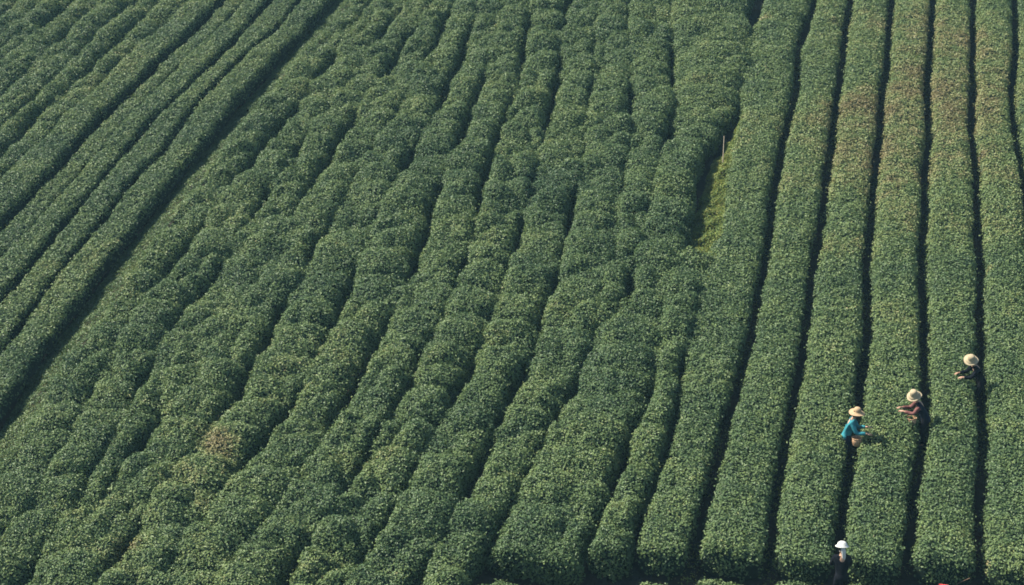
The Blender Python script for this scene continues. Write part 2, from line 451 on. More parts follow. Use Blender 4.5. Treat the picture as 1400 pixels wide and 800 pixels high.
def build_hedge(label, left, right, style, vr=None, top=None, bot=None, group=None, seed=0, name='tea_hedge',
                gl=None, gr=None, H=None, merge=None, lump=None, dens=1.0, cat='hedge'):
    st = STYLE[style]
    rg = np.random.default_rng(1000 + seed)
    uL, uR = U[left], U[right]
    mid = 0.5 * (uL + uR)
    sx, sy = to_px(mid, V_GRID)
    ins = (sx > -150) & (sx < 1560) & (sy > -110) & (sy < 900)
    vin = V_GRID[ins]
    v0, v1 = vin.min(), vin.max()
    if bot is not None:
        v0 = max(v0, bot)
    if top is not None:
        v1 = min(v1, top)
    if v1 - v0 < 0.6:
        return None
    gL = st['g'] if gl is None else gl
    gR = st.get('g2', st['g']) if gr is None else gr
    Hh = st['H'] if H is None else H
    ex = st['ex']
    # the profile across the row, from low on the left flank over the top to low on the right flank
    th = np.linspace(-math.pi / 2, math.pi / 2, 181)
    px_ = np.sign(th) * np.abs(np.sin(th)) ** (2 / ex)
    pz_ = np.abs(np.cos(th)) ** (2 / ex)
    keep = pz_ > 0.16
    px_, pz_ = px_[keep], pz_[keep]
    ww = 0.75
    arc = np.concatenate([[0], np.cumsum(np.hypot(np.diff(px_) * ww, np.diff(pz_) * Hh))])
    L_arc = arc[-1]
    arc = arc / L_arc * 2 - 1
    ml = st['ml']

    def at(s, v):
        l = np.interp(v, V_GRID, uL) + gL + st['wav'] * (vnoise(v / 0.45, seed * 3.1, 21) - 0.5) + 0.5 * st['wav'] * (vnoise(v / 0.17, seed * 1.7, 25) - 0.5)
        r = np.interp(v, V_GRID, uR) - gR + st['wav'] * (vnoise(v / 0.45, seed * 5.3, 22) - 0.5) + 0.5 * st['wav'] * (vnoise(v / 0.17, seed * 2.7, 26) - 0.5)
        mg = st['merge'] if merge is None else merge
        if mg:      # where neighbouring bushes have grown into each other the path closes
            l = l - mg * np.clip(vnoise(v / 2.0, l * 0 + sum(map(ord, left)) * 7 % 97, 61) * 3.2 - 1.15, -0.22, 1)
            r = r + mg * np.clip(vnoise(v / 2.0, r * 0 + sum(map(ord, right)) * 7 % 97, 61) * 3.2 - 1.15, -0.22, 1)
        c, w = 0.5 * (l + r), np.maximum(0.5 * (r - l), 0.16)
        e = np.clip(np.minimum((v - v0) / 0.26, (v1 - v) / 0.26), 0, 1)
        e = np.sqrt(np.clip(1 - (1 - e) ** 2.4, 0.0, 1))
        # bushes: a rise in each plant's middle and a dip where two plants meet
        m = vnoise(v / ml + 0.4 * vnoise(v / 3.0, seed + 7.7, 30), seed * 7.3 + s * 0.35, 23)
        m2 = vnoise(v / (ml * 0.47), seed * 2.9 + s * 0.9, 24)
        mm = 0.68 * m + 0.32 * m2
        hh = Hh * (1 + st['A'] * (mm - 0.5) * 1.5)
        w = w * (1 - st['pinch'] * np.clip(0.42 - mm, 0, 1) * 1.6)
        f1, f2 = worley((c + s * w) / st['cell'], v / (st['cell'] * 1.15), 5)
        dome = np.clip(1 - 1.15 * f1 ** 2, 0, 1) * np.clip((f2 - f1) * 3.0, 0, 1) ** 0.5
        hh = hh * (1 + (st['lump'] if lump is None else lump) * (dome - 0.62))
        x = np.interp(s, arc, px_)
        z = np.interp(s, arc, pz_)
        u = c + w * x * (0.35 + 0.65 * e)
        h = hh * z * (0.22 + 0.78 * e)
        cl = (vnoise(u / 0.24, v / 0.24, 41) - 0.5) + 0.6 * (vnoise(u / 0.12, v / 0.12, 42) - 0.5)
        h = h + st['clump'] * cl * (0.3 + z)
        u = u + st['clump'] * 0.9 * cl * x * (1 - 0.7 * z)
        return u, v, h

    nv = max(6, int((v1 - v0) / 0.10))
    ns = 33
    sg, vg = np.meshgrid(np.linspace(-1, 1, ns), np.linspace(v0, v1, nv), indexing='ij')
    u, v, h = at(sg, vg)
    Pg = to_xyz(u, v, h)
    # grid normals
    ds, dv = np.gradient(Pg, axis=0), np.gradient(Pg, axis=1)
    Ng = np.cross(ds, dv)
    Ng /= np.linalg.norm(Ng, axis=2)[..., None] + 1e-9
    if (Ng[ns // 2] @ NRM).mean() < 0:
        Ng = -Ng
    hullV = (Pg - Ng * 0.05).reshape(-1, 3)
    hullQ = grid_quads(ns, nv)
    # leaves: as many per cell as its area asks for
    c00, c10, c01, c11 = Pg[:-1, :-1], Pg[1:, :-1], Pg[:-1, 1:], Pg[1:, 1:]
    area = 0.5 * np.linalg.norm(np.cross(c11 - c00, c01 - c10), axis=2)
    midp = 0.25 * (c00 + c10 + c01 + c11)
    ppx = midp - CAM
    zz = ppx @ FWD
    X2, Y2 = 700 + FPX * (ppx @ RIGHT) / zz, 400 - FPX * (ppx @ UP) / zz
    off = np.maximum(np.maximum(-40 - X2, X2 - 1440), np.maximum(-40 - Y2, Y2 - 840))
    upf = np.clip((0.25 * (Ng[:-1, :-1] + Ng[1:, :-1] + Ng[:-1, 1:] + Ng[1:, 1:])) @ NRM, 0, 1)
    dd = DENS * dens * (st['flank'] + (1 - st['flank']) * np.clip(upf * 1.6, 0, 1)) * np.where(off > 0, 0.6, 1.0)
    cnt = rg.poisson(area * dd)
    ci, cj = np.nonzero(cnt)
    rep = cnt[ci, cj]
    ci, cj = np.repeat(ci, rep), np.repeat(cj, rep)
    fa, fb = rg.random(len(ci)), rg.random(len(ci))
    w00, w10, w01, w11 = (1 - fa) * (1 - fb), fa * (1 - fb), (1 - fa) * fb, fa * fb
    P = (w00[:, None] * Pg[ci, cj] + w10[:, None] * Pg[ci + 1, cj] + w01[:, None] * Pg[ci, cj + 1] + w11[:, None] * Pg[ci + 1, cj + 1])
    N = (w00[:, None] * Ng[ci, cj] + w10[:, None] * Ng[ci + 1, cj] + w01[:, None] * Ng[ci, cj + 1] + w11[:, None] * Ng[ci + 1, cj + 1])
    depth = rg.random(len(P))
    P = P + N * ((depth - 0.55) * 0.12 + np.where(rg.random(len(P)) < 0.04, 0.10 * rg.random(len(P)), 0))[:, None]
    lu, lv = P @ UAX, P @ VAX
    up = N * 0.75 + np.array([0, 0, 0.35])
    LV, LQ = leaf_quads(P, up, 0.071, 0.62, st['jit'], 0.10, rg)
    tone = tone_at(lu, lv, rg)
    # a local origin at the row's own foot
    um = float(np.interp(0.5 * (v0 + v1), V_GRID, mid))
    O = to_xyz(um, 0.5 * (v0 + v1), 0.0)
    Vv, Qq = [hullV, LV], [hullQ, LQ + len(hullV)]
    mi = [np.zeros(len(hullQ), int), np.ones(len(LQ), int)]
    n_v = len(hullV) + len(LV)
    # the woody stems under the leaves
    for vv in np.arange(v0 + 0.3, v1 - 0.25, 0.5):
        l = np.interp(vv, V_GRID, uL) + gL
        r = np.interp(vv, V_GRID, uR) - gR
        for side in (-0.55, 0.05, 0.6):
            ub = 0.5 * (l + r) + side * 0.25 * (r - l)
            ue = 0.5 * (l + r) + side * 0.72 * (r - l) + rg.normal() * 0.05
            vb = vv + rg.normal() * 0.1
            p = [to_xyz(ub, vb, -0.03), to_xyz(0.6 * ub + 0.4 * ue, vb + 0.04, 0.22), to_xyz(ue, vb + rg.normal() * 0.1, 0.58)]
            a, b = tube(p, [0.022, 0.016, 0.009], 5)
            Vv.append(a)
            Qq.append(b + n_v)
            mi.append(np.full(len(b), 2))
            n_v += len(a)
    mi = np.concatenate(mi)
    tt = np.zeros(len(mi))
    tt[mi == 1] = tone
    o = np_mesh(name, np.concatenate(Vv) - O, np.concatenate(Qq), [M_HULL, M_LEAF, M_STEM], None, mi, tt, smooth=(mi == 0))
    o.location = O
    tag(o, label, cat, group)
    return o



def closed(name, new, spans):
    """the line 'name' pushed sideways where, between two heights in the picture, the path has grown shut"""
    ys = to_px(U[name], V_GRID)[1]
    ys = np.where((V_GRID > -30) & (V_GRID < 45), ys, np.where(V_GRID > 0, -200, 1000))
    u = U[name].copy()
    for y0, y1, a in spans:
        w = np.clip((ys - y0) / 22 + 0.5, 0, 1) * np.clip((y1 - ys) / 22 + 0.5, 0, 1)
        u = u + a * w * w * (3 - 2 * w)
    U[new] = u


closed('I', 'I_r', [(28, 148, 0.34), (355, 520, 0.24)])
closed('I', 'I_l', [(355, 520, -0.24)])
closed('N', 'N_r', [(320, 472, 0.22)])
closed('J', 'J_l', [(28, 140, -0.26), (320, 472, -0.22)])
G_L = 'clipped rows of the upper left field'
G_C = 'lumpy rows of the middle field'
G_R = 'clipped rows of the right field'
rows = [
    # label, left line, right line, style, extra
    ('outermost tea row beyond the upper left corner of the slope', 'L15', 'L14', 'loose', {}, G_L),
    ('second tea row in from the outer edge of the upper left field', 'L14', 'L13', 'loose', {}, G_L),
    ('short stretch of bluish green tea row crossing the extreme upper left corner', 'L13', 'L12', 'loose', {}, G_L),
    ('small clipped row end next to the extreme upper left corner row', 'L12', 'L11', 'loose', {}, G_L),
    ('uneven tea row third from the upper left corner', 'L11', 'L10', 'loose', {}, G_L),
    ('uneven tea row fourth from the upper left corner, blurring into its neighbours', 'L10', 'L9', 'loose', {}, G_L),
    ('uneven tea row fifth from the upper left corner, broken by darker dips', 'L9', 'L8', 'loose', {}, G_L),
    ('uneven green tea row two to the left of the broad pale row', 'L8', 'L7', 'loose', {}, G_L),
    ('dark dipped tea row just left of the broad pale row in the upper left field', 'L7', 'L6', 'loose', {}, G_L),
    ('broad pale grey green tea row left of the thin yellowish row', 'L6', 'L5', 'smooth', {'gl': 0.06}, G_L),
    ('thin yellowish low tea row, narrowest of the upper left field', 'L5', 'L4', 'smooth', {'H': 0.72}, G_L),
    ('rounded tea row just right of the thin yellowish row', 'L4', 'L3', 'smooth', {}, G_L),
    ('rounded tea row second from the wide dark ditch, between two dark paths', 'L3', 'L2', 'smooth', {}, G_L),
    ('rounded tea row along the left edge of the wide dark ditch', 'L2', 'L1', 'smooth', {'gr': -0.10, 'H': 0.97}, G_L),
    ('first lumpy tea row above the grassy bank of the wide dark ditch', 'C1', 'C2', 'lumpy', {}, G_C),
    ('second lumpy tea row right of the grassy bank', 'C2', 'C3', 'lumpy', {}, G_C),
    ('third lumpy tea row right of the grassy bank', 'C3', 'C4', 'lumpy', {}, G_C),
    ('fourth lumpy tea row right of the grassy bank, with brownish leaves low down', 'C4', 'C5', 'lumpy', {}, G_C),
    ('lumpy tea row with a patch of rust brown dead leaves near its lower end', 'C5', 'C6', 'lumpy', {}, G_C),
    ('sixth lumpy tea row right of the grassy bank, next to the rust brown patch', 'C6', 'C7', 'lumpy', {}, G_C),
    ('lumpy tea row with yellowish leaf tips, seventh right of the grassy bank', 'C7', 'C8', 'lumpy', {}, G_C),
    ('tea row broken into round single mounds, eighth right of the grassy bank', 'C8', 'C9', 'lumpy', {'lump': 0.55, 'merge': 0.12}, G_C),
    ('tea row with two flat dark green cut patches in the middle of the slope', 'C9', 'C10', 'lumpy', {}, G_C),
    ('lumpy tea row just right of the row with dark green cut patches', 'C10', 'C11', 'lumpy', {}, G_C),
    ('short lumpy tea row that pinches out in the middle of the slope', 'C11', 'C12', 'lumpy', {'botpx': ('C11', 445)}, G_C),
    ('broad lumpy tea row along the left of the dark gap with the bamboo pole', 'C12', 'I_r', 'lumpy', {'gr': 0.09, 'botpx': ('I', 430)}, G_C),
    ('broad billowing tea row ending at the dark cross path, left of the narrow olive row', 'C11', 'I_r', 'lumpy', {'merge': 0.10, 'gl': 0.0, 'gr': 0.1, 'toppx': ('I', 415), 'botpx': ('I', 776)}, G_C),
    ('narrow olive tea row squeezed between two dark slits near the lower middle', 'I_l', 'N_r', 'lumpy', {'merge': 0.08, 'gl': 0.12, 'gr': 0.07, 'toppx': ('N', 345), 'botpx': ('N', 762)}, G_C),
    ('tea row right of the bamboo pole, first of the flat topped right field', 'J_l', 'R1', 'clipped', {'gl': 0.07, 'botpx': ('R1', 762)}, G_R),
    ('flat topped tea row second in the right field, right of the first long dark path', 'R1', 'R2', 'clipped', {'botpx': ('R2', 768)}, G_R),
    ('flat topped tea row to the left of the picker in the blue jacket', 'R2', 'R3', 'clipped', {'botpx': ('R3', 774)}, G_R),
    ('flat topped tea row between the blue jacketed picker and the picker with red sleeves', 'R3', 'R4', 'clipped', {'botpx': ('R4', 776)}, G_R),
    ('flat topped tea row between the picker with red sleeves and the dark clothed picker', 'R4', 'R5', 'clipped', {'botpx': ('R5', 778)}, G_R),
    ('flat topped tea row to the right of the dark clothed picker', 'R5', 'R6', 'clipped', {'botpx': ('R5', 779)}, G_R),
    ('flat topped tea row at the right edge of the picture', 'R6', 'R7', 'clipped', {'botpx': ('R6', 780)}, G_R),
    ('flat topped tea row second beyond the right edge', 'R7', 'R8', 'clipped', {'botpx': ('R6', 780)}, G_R),
    ('flat topped tea row third beyond the right edge', 'R8', 'R9', 'clipped', {'botpx': ('R6', 780)}, G_R),
    # the next terrace, below the cross path: only the tops of its rows rise into the picture
    ('tea row start below the cross path, leftmost of the lower terrace', 'J', 'R1', 'clipped', {'toppx': ('R1', 799)}, 'rows of the lower terrace'),
    ('tea row start under the broad billowing row, hidden below the lower edge', 'C11', 'I', 'lumpy', {'toppx': ('I', 810)}, 'rows of the lower terrace'),
    ('tea row start below the cross path, left of the white capped picker', 'R1', 'R2', 'clipped', {'toppx': ('R2', 800)}, 'rows of the lower terrace'),
    ('tea row start below the cross path, directly below the white capped picker', 'R2', 'R3', 'clipped', {'toppx': ('R3', 800)}, 'rows of the lower terrace'),
    ('tea row start below the cross path, left of the red headscarf', 'R3', 'R4', 'clipped', {'toppx': ('R4', 801)}, 'rows of the lower terrace'),
    ('tea row start below the cross path, right of the red headscarf', 'R5', 'R6', 'clipped', {'toppx': ('R5', 802)}, 'rows of the lower terrace'),
]
for i, (lab, a, b, stl, exo, grp) in enumerate(rows):
    kw = dict(exo)
    t, bt = kw.pop('toppx', None), kw.pop('botpx', None)
    build_hedge(lab, a, b, stl, group=grp, seed=i + 1,
                top=v_at(*t) if t else None, bot=v_at(*bt) if bt else None, **kw)


# ------------------------------------------------------------------ grass: the bank beside the ditch, and the weeds by the pole
def grass_patch(name, label, fn_points, dens_n, size, tone0, tone_sd, seed, mat=None):
    rg = np.random.default_rng(seed)
    u, v, h, lift = fn_points(rg, dens_n)
    P = to_xyz(u, v, h)
    N = np.tile(NRM, (len(u), 1)) + np.array([0, 0, 0.2]) if mat is None else np.tile(NRM * 0.8 - UAX * 0.3, (len(u), 1))
    V, Q = leaf_quads(P, N, size, 0.34, 0.75, 0.08, rg)
    tone = np.clip(tone0 + tone_sd * rg.normal(size=len(u)) + 0.3 * (vnoise(u / 0.8, v / 0.8, seed) - 0.5), 0, 1)
    o = np_mesh(name, V, Q, [mat or M_GRASS], tone=tone)
    tag(o, label, 'grass', kind='stuff')


def bank_h(u, v, uL, uR):
    f = np.clip((u - uL) / np.maximum(uR - uL, 0.05), 0, 1)
    return 0.04 + 0.74 * f ** 0.8 + 0.16 * (vnoise(u / 0.4, v / 0.55, 55) - 0.5) + 0.07 * (vnoise(u / 0.13, v / 0.13, 56) - 0.5)


def bank_mesh():
    lo, hi = v_at('L0', 690), 34.0
    vs = np.arange(lo, hi, 0.15)
    L = np.interp(vs, V_GRID, U['L0']) - 0.05
    Rr = np.interp(vs, V_GRID, U['C1']) + 0.25
    fr = np.linspace(0, 1, 9)  # across the bank
    u = L[None, :] + fr[:, None] * (Rr - L)[None, :]
    v = np.tile(vs, (9, 1))
    h = bank_h(u, v, L[None, :], Rr[None, :]) - 0.03
    o = np_mesh('earth_bank', to_xyz(u, v, h).reshape(-1, 3), grid_quads(9, len(vs)), [bpy.data.materials['hill_soil']], smooth=np.ones((8) * (len(vs) - 1), bool))
    tag(o, 'sloping earth bank rising from the wide dark ditch', 'bank', kind='structure')

    def pts(rg, n):
        vv = lo + rg.random(n) * (hi - lo)
        l = np.interp(vv, V_GRID, U['L0']) - 0.0
        r = np.interp(vv, V_GRID, U['C1']) + 0.2
        uu = l + rg.random(n) * (r - l)
        return uu, vv, bank_h(uu, vv, l, r) + 0.02 + 0.07 * rg.random(n), None
    grass_patch('grass', 'short dark green grass on the bank of the wide dark ditch', pts, 95000, 0.072, 0.36, 0.15, 61, M_LEAF)


bank_mesh()


def weed_pts(rg, n):
    va, vb = v_at('N', 388), v_at('J', 120)
    vv = va + rg.random(n) * (vb - va)
    l = np.interp(vv, V_GRID, U['I']) + 0.16
    r = np.interp(vv, V_GRID, U['J']) + 0.12
    f = rg.random(n)
    uu = l + f * np.maximum(r - l, 0.05)
    cl = vnoise(uu / 0.3, vv / 0.3, 71)
    hh = 0.12 + 0.52 * f + 0.40 * (cl - 0.4) * (0.4 + 0.6 * rg.random(n))
    return uu, vv, hh, None


grass_patch('weeds', 'yellow green weeds under the bamboo pole beside the dark gap', weed_pts, 20000, 0.080, 0.62, 0.15, 77)


def litter_pts(rg, n):
    names = ['R1', 'R2', 'R3', 'R4', 'R5', 'R6']
    vv = -18 + rg.random(n) * 42
    which = rg.integers(0, len(names), n)
    uu = np.zeros(n)
    for k, nm in enumerate(names):
        m = which == k
        uu[m] = np.interp(vv[m], V_GRID, U[nm])
    uu = uu + 0.20 * rg.normal(size=n)
    keep = vnoise(uu / 0.4, vv / 0.7, 88) > 0.42
    uu, vv = uu[keep], vv[keep]
    return uu, vv, 0.015 + 0.05 * rg.random(len(uu)) + 0.22 * rg.random(len(uu)) * (vnoise(uu / 0.2, vv / 0.25, 89) > 0.72), None


grass_patch('leaf_litter', 'dry fallen leaves and small weeds lying in the paths of the right field', litter_pts, 30000, 0.08, 0.72, 0.22, 91)


# ------------------------------------------------------------------ bamboo pole
def bamboo_pole():
    u0, v0 = to_uv(987, 248, 0.0)
    foot = to_xyz(u0, v0, 0.0)
    # its top stands where the photograph shows it, a step up the slope
    u1, v1 = to_uv(990, 186, 0.95)
    topp = to_xyz(u1, v1, 0.95)
    n = 24
    P = np.array([foot + (topp - foot) * t for t in np.linspace(0, 1, n)])
    r = 0.015 - 0.005 * np.linspace(0, 1, n)
    r[3::5] *= 1.25
    V, Q = tube(P - foot, r, 8)
    o = np_mesh('bamboo_pole', V, Q, [plain('dry_bamboo', (0.24, 0.20, 0.14), 0.6, 0.3, 0.25, 6.0)])
    o.location = foot
    tag(o, 'thin pale bamboo pole leaning at the edge of the dark gap', 'pole')


bamboo_pole()

# ------------------------------------------------------------------ people
M_SKIN = plain('skin', (0.34, 0.20, 0.13), 0.55, 0.4, 0.12, 8.0)
M_HAIR = plain('black_hair', (0.012, 0.010, 0.010), 0.5, 0.4)
M_STRAW = plain('straw', (0.31, 0.215, 0.125), 0.8, 0.2, 0.22, 40.0, 0.5)
M_STRAW2 = plain('bleached_straw', (0.29, 0.235, 0.15), 0.8, 0.2, 0.18, 40.0, 0.5)
M_WICK = plain('wicker', (0.34, 0.21, 0.12), 0.8, 0.2, 0.45, 60.0, 0.8)
M_BAND = plain('dark_band', (0.06, 0.045, 0.04), 0.8, 0.2)
M_BLUE = plain('blue_cotton', (0.020, 0.150, 0.180), 0.8, 0.2, 0.28, 9.0, 0.6)
M_RED = plain('rose_cotton', (0.12, 0.048, 0.042), 0.8, 0.2, 0.3, 9.0, 0.6)
M_NAVY = plain('navy_cotton', (0.008, 0.012, 0.024), 0.95, 0.05, 0.3, 9.0, 0.5)
M_DARK = plain('black_cotton', (0.006, 0.007, 0.010), 0.95, 0.05, 0.3, 9.0, 0.5)
M_WHITE = plain('white_cotton', (0.42, 0.42, 0.40), 0.85, 0.2, 0.10, 14.0, 0.4)
M_SCARF = plain('red_scarf', (0.42, 0.035, 0.035), 0.7, 0.2, 0.2, 12.0, 0.4)
M_SHOE = plain('rubber_shoe', (0.03, 0.03, 0.03), 0.6, 0.3)
M_EYE = plain('eye', (0.02, 0.015, 0.012), 0.2, 0.5)
M_LIP = plain('lips', (0.36, 0.13, 0.11), 0.5, 0.4)


def skin_mesh(name, nodes, edges, mats, parent, sub=2, root=0, extra=None):
    """one continuous tapering surface grown round a skeleton of (point, radius) nodes"""
    me = bpy.data.meshes.new(name)
    me.from_pydata([tuple(n[0]) for n in nodes], edges, [])
    o = bpy.data.objects.new(name, me)
    COL.objects.link(o)
    sk = o.modifiers.new('skin', 'SKIN')
    sk.use_smooth_shade = True
    for i, n in enumerate(nodes):
        r = n[1]
        me.skin_vertices[0].data[i].radius = (r, r) if not isinstance(r, tuple) else r
        me.skin_vertices[0].data[i].use_root = (i == root)
    sb = o.modifiers.new('sub', 'SUBSURF')
    sb.levels = sub
    sb.render_levels = sub
    dg = bpy.context.evaluated_depsgraph_get()
    dg.update()
    nm = bpy.data.meshes.new_from_object(o.evaluated_get(dg))
    o.modifiers.clear()
    o.data = nm
    bpy.data.meshes.remove(me)
    nm.name = name
    nm.materials.clear()
    for m in mats:
        nm.materials.append(m)
    if extra:
        bm = bmesh.new()
        bm.from_mesh(nm)
        for V, Q, mi in extra:
            vs = [bm.verts.new(tuple(p)) for p in V]
            for q in Q:
                try:
                    f = bm.faces.new([vs[k] for k in q])
                    f.material_index = mi
                    f.smooth = True
                except ValueError:
                    pass
        bm.to_mesh(nm)
        bm.free()
    nm.polygons.foreach_set('use_smooth', np.ones(len(nm.polygons), bool))
    o.parent = parent
    return o


def ball(c, r, n=8, sc=(1, 1, 1)):
    th = np.linspace(0.02, math.pi - 0.02, n)
    ph = np.arange(n + 2) * 2 * math.pi / (n + 2)
    V = np.array([[c[0] + r * sc[0] * math.sin(t) * math.cos(p), c[1] + r * sc[1] * math.sin(t) * math.sin(p), c[2] + r * sc[2] * math.cos(t)] for t in th for p in ph])
    m = n + 2
    Q = [(i * m + k, i * m + (k + 1) % m, (i + 1) * m + (k + 1) % m, (i + 1) * m + k) for i in range(n - 1) for k in range(m)]
    return V, Q


def lathe_mesh(name, prof, mats, parent, seg=40, mat_of=None, warp=None):
    bm = bmesh.new()
    rings = []
    for r, z in prof:
        ring = []
        for k in range(seg):
            a = 2 * math.pi * k / seg
            p = [r * math.cos(a), r * math.sin(a), z]
            if warp:
                p = warp(p, r, a)
            ring.append(bm.verts.new(p))
        rings.append(ring)
    for i in range(len(rings) - 1):
        for k in range(seg):
            f = bm.faces.new((rings[i][k], rings[i][(k + 1) % seg], rings[i + 1][(k + 1) % seg], rings[i + 1][k]))
            f.smooth = True
            if mat_of:
                f.material_index = mat_of(i)
    me = bpy.data.meshes.new(name)
    bm.to_mesh(me)
    bm.free()
    for m in mats:
        me.materials.append(m)
    o = bpy.data.objects.new(name, me)
    COL.objects.link(o)
    o.parent = parent
    return o


def straw_hat(parent, head_top, R_, rx, ry, mat, crown_h=0.125, crown_r=0.098, droop=0.03, rz=0.0, band=False):
    prof = [(0.002, crown_h), (crown_r * 0.5, crown_h - 0.004), (crown_r * 0.82, crown_h - 0.022), (crown_r * 0.97, crown_h * 0.55),
            (crown_r * 1.02, 0.022), (crown_r * 1.06, 0.004), (crown_r * 1.45, -0.004), (R_ * 0.72, -droop * 0.45), (R_ * 0.94, -droop), (R_, -droop * 1.02),
            (R_ * 0.985, -droop * 1.3 - 0.004), (R_ * 0.7, -droop * 0.6 - 0.008), (crown_r * 1.2, -0.012), (crown_r * 0.96, 0.0), (crown_r * 0.9, crown_h * 0.5), (crown_r * 0.6, crown_h - 0.02), (0.002, crown_h - 0.01)]
    o = lathe_mesh('straw_hat', prof, [mat], parent, 44, warp=lambda p, r, a: [p[0], p[1], p[2] + 0.016 * math.sin(2 * a + 0.6) * (r / R_) ** 2])
    o.location = head_top
    o.rotation_euler = (rx, ry, rz)
    if band:
        b = lathe_mesh('hat_band', [(crown_r * 1.045, 0.020), (crown_r * 1.035, 0.042), (crown_r * 1.02, 0.042), (crown_r * 1.03, 0.020)], [M_BAND], o, 40)
    return o


def person(label, foot, rotz, lean, arm_l, arm_r, top_mat, sleeve_mat=None, trouser_mat=None, head_pitch=0.35, scale=1.0, grip=0.6):
    """a standing figure, facing its own +Y and leaning forward by 'lean'; arms given as (elbow, wrist) relative to the shoulder"""
    root = empty('person', foot, rotz)
    root.scale = (scale,) * 3
    tag(root, label, 'person', 'tea pickers')
    V3 = lambda *a: np.array(a, float)
    hip = V3(0, -0.06 * lean * 2, 0.84)
    cl, sl = math.cos(lean), math.sin(lean)
    along = lambda d, x=0.0, f=0.0: hip + V3(x, d * sl + f * cl, d * cl - f * sl)
    spine, chest, neck = along(0.17), along(0.36), along(0.505)
    hp = lean * 0.6 + head_pitch
    hd = V3(0, math.sin(hp), math.cos(hp))
    hf = V3(0, math.cos(hp), -math.sin(hp))
    hb = neck + hd * 0.07
    hc = neck + hd * 0.155 + hf * 0.012
    ht = neck + hd * 0.235 + hf * 0.004
    shl, shr = along(0.435, -0.165), along(0.435, 0.165)
    el, wl = shl + V3(*arm_l[0]), shl + V3(*arm_l[1])
    er, wr = shr + V3(*arm_r[0]), shr + V3(*arm_r[1])

    def hand_dir(e, w):
        d = w - e
        return d / np.linalg.norm(d)
    dl, dr = hand_dir(el, wl), hand_dir(er, wr)
    pl, pr = wl + dl * 0.075, wr + dr * 0.075
    knl, knr = V3(-0.095, 0.05, 0.46), V3(0.095, 0.03, 0.46)
    anl, anr = V3(-0.10, -0.03, 0.075), V3(0.10, -0.05, 0.075)
    tol, tor = V3(-0.115, 0.13, 0.03), V3(0.115, 0.11, 0.03)
    hl, hr = hip + V3(-0.085, 0.0, -0.04), hip + V3(0.085, 0.0, -0.04)
    nodes = [(hip, 0.100), (spine, 0.088), (chest, 0.100), (neck, 0.052), (hb, 0.054), (hc, (0.080, 0.095)), (ht, 0.055),
             (shl, 0.058), (el, 0.038), (wl, 0.026), (pl, (0.034, 0.018)),
             (shr, 0.058), (er, 0.038), (wr, 0.026), (pr, (0.034, 0.018)),
             (hl, 0.085), (knl, 0.056), (anl, 0.036), (tol, 0.030),
             (hr, 0.085), (knr, 0.056), (anr, 0.036), (tor, 0.030)]
    edges = [(0, 1), (1, 2), (2, 3), (3, 4), (4, 5), (5, 6), (2, 7), (7, 8), (8, 9), (9, 10), (2, 11), (11, 12), (12, 13), (13, 14),
             (0, 15), (15, 16), (16, 17), (17, 18), (0, 19), (19, 20), (20, 21), (21, 22)]
    extra = []
    # face: nose, eyes, mouth, ears
    side = V3(1, 0, 0)
    face = hc + hf * 0.082
    nv, nq = tube([face + hd * 0.020, face + hf * 0.010 - hd * 0.006, face + hf * 0.020 - hd * 0.022, face - hd * 0.030], [0.006, 0.010, 0.014, 0.006], 6)
    extra.append((nv, nq, 0))
    for sx in (-1, 1):
        v_, q_ = ball(hc + hf * 0.074 + side * 0.031 * sx + hd * 0.012, 0.011, 6)
        extra.append((v_, q_, 1))
        v_, q_ = ball(hc + side * 0.078 * sx - hf * 0.008 - hd * 0.008, 0.026, 7, (0.35, 0.7, 1.1))
        extra.append((v_, q_, 0))
    v_, q_ = ball(face - hd * 0.052 - hf * 0.012, 0.022, 6, (1.0, 0.5, 0.35))
    extra.append((v_, q_, 2))
    # hands: four fingers of different lengths curling down, and a thumb off the side of the palm
    for wv, pv, d, sgn in ((wl, pl, dl, 1), (wr, pr, dr, -1)):
        dn = V3(0, 0, -1) - d * (-d[2])
        dn /= np.linalg.norm(dn) + 1e-9
        lat = np.cross(d, dn)
        for k, ln in enumerate((0.068, 0.078, 0.073, 0.058)):
            b0 = pv + lat * (0.024 - 0.016 * k) * sgn - d * 0.012
            c1 = b0 + d * ln * 0.55 + dn * ln * 0.12
            c2 = c1 + d * ln * (0.45 - 0.25 * grip) + dn * ln * 0.42 * grip
            c3 = c2 + d * ln * (0.25 - 0.3 * grip) + dn * ln * 0.32 * grip
            extra.append((*tube([b0, c1, c2, c3], [0.0095, 0.0088, 0.0078, 0.005], 6), 0))
        b0 = wv + d * 0.030 + lat * 0.024 * sgn
        c1 = b0 + lat * 0.026 * sgn + d * 0.026 + dn * 0.010
        c2 = c1 + d * 0.030 + dn * 0.016 - lat * 0.004 * sgn
        extra.append((*tube([b0, c1, c2], [0.012, 0.010, 0.006], 6), 0))
    skin_mesh('body', nodes, edges, [M_SKIN, M_EYE, M_LIP], root, 2, 0, extra)
    sleeve_mat = sleeve_mat or top_mat
    # jacket: round the trunk and down both arms to the cuffs
    cufl, cufr = el + (wl - el) * 0.93, er + (wr - er) * 0.93
    hem = along(-0.17)
    jn = [(spine, (0.152, 0.126)), (hem, (0.182, 0.150)), (chest, (0.158, 0.132)), (along(0.475), 0.072), (shl, 0.078), (el, 0.058), (cufl, 0.046), (shr, 0.078), (er, 0.058), (cufr, 0.046)]
    je = [(0, 1), (0, 2), (2, 3), (2, 4), (4, 5), (5, 6), (2, 7), (7, 8), (8, 9)]
    jk = skin_mesh('jacket', jn, je, [top_mat], root, 2, 0)
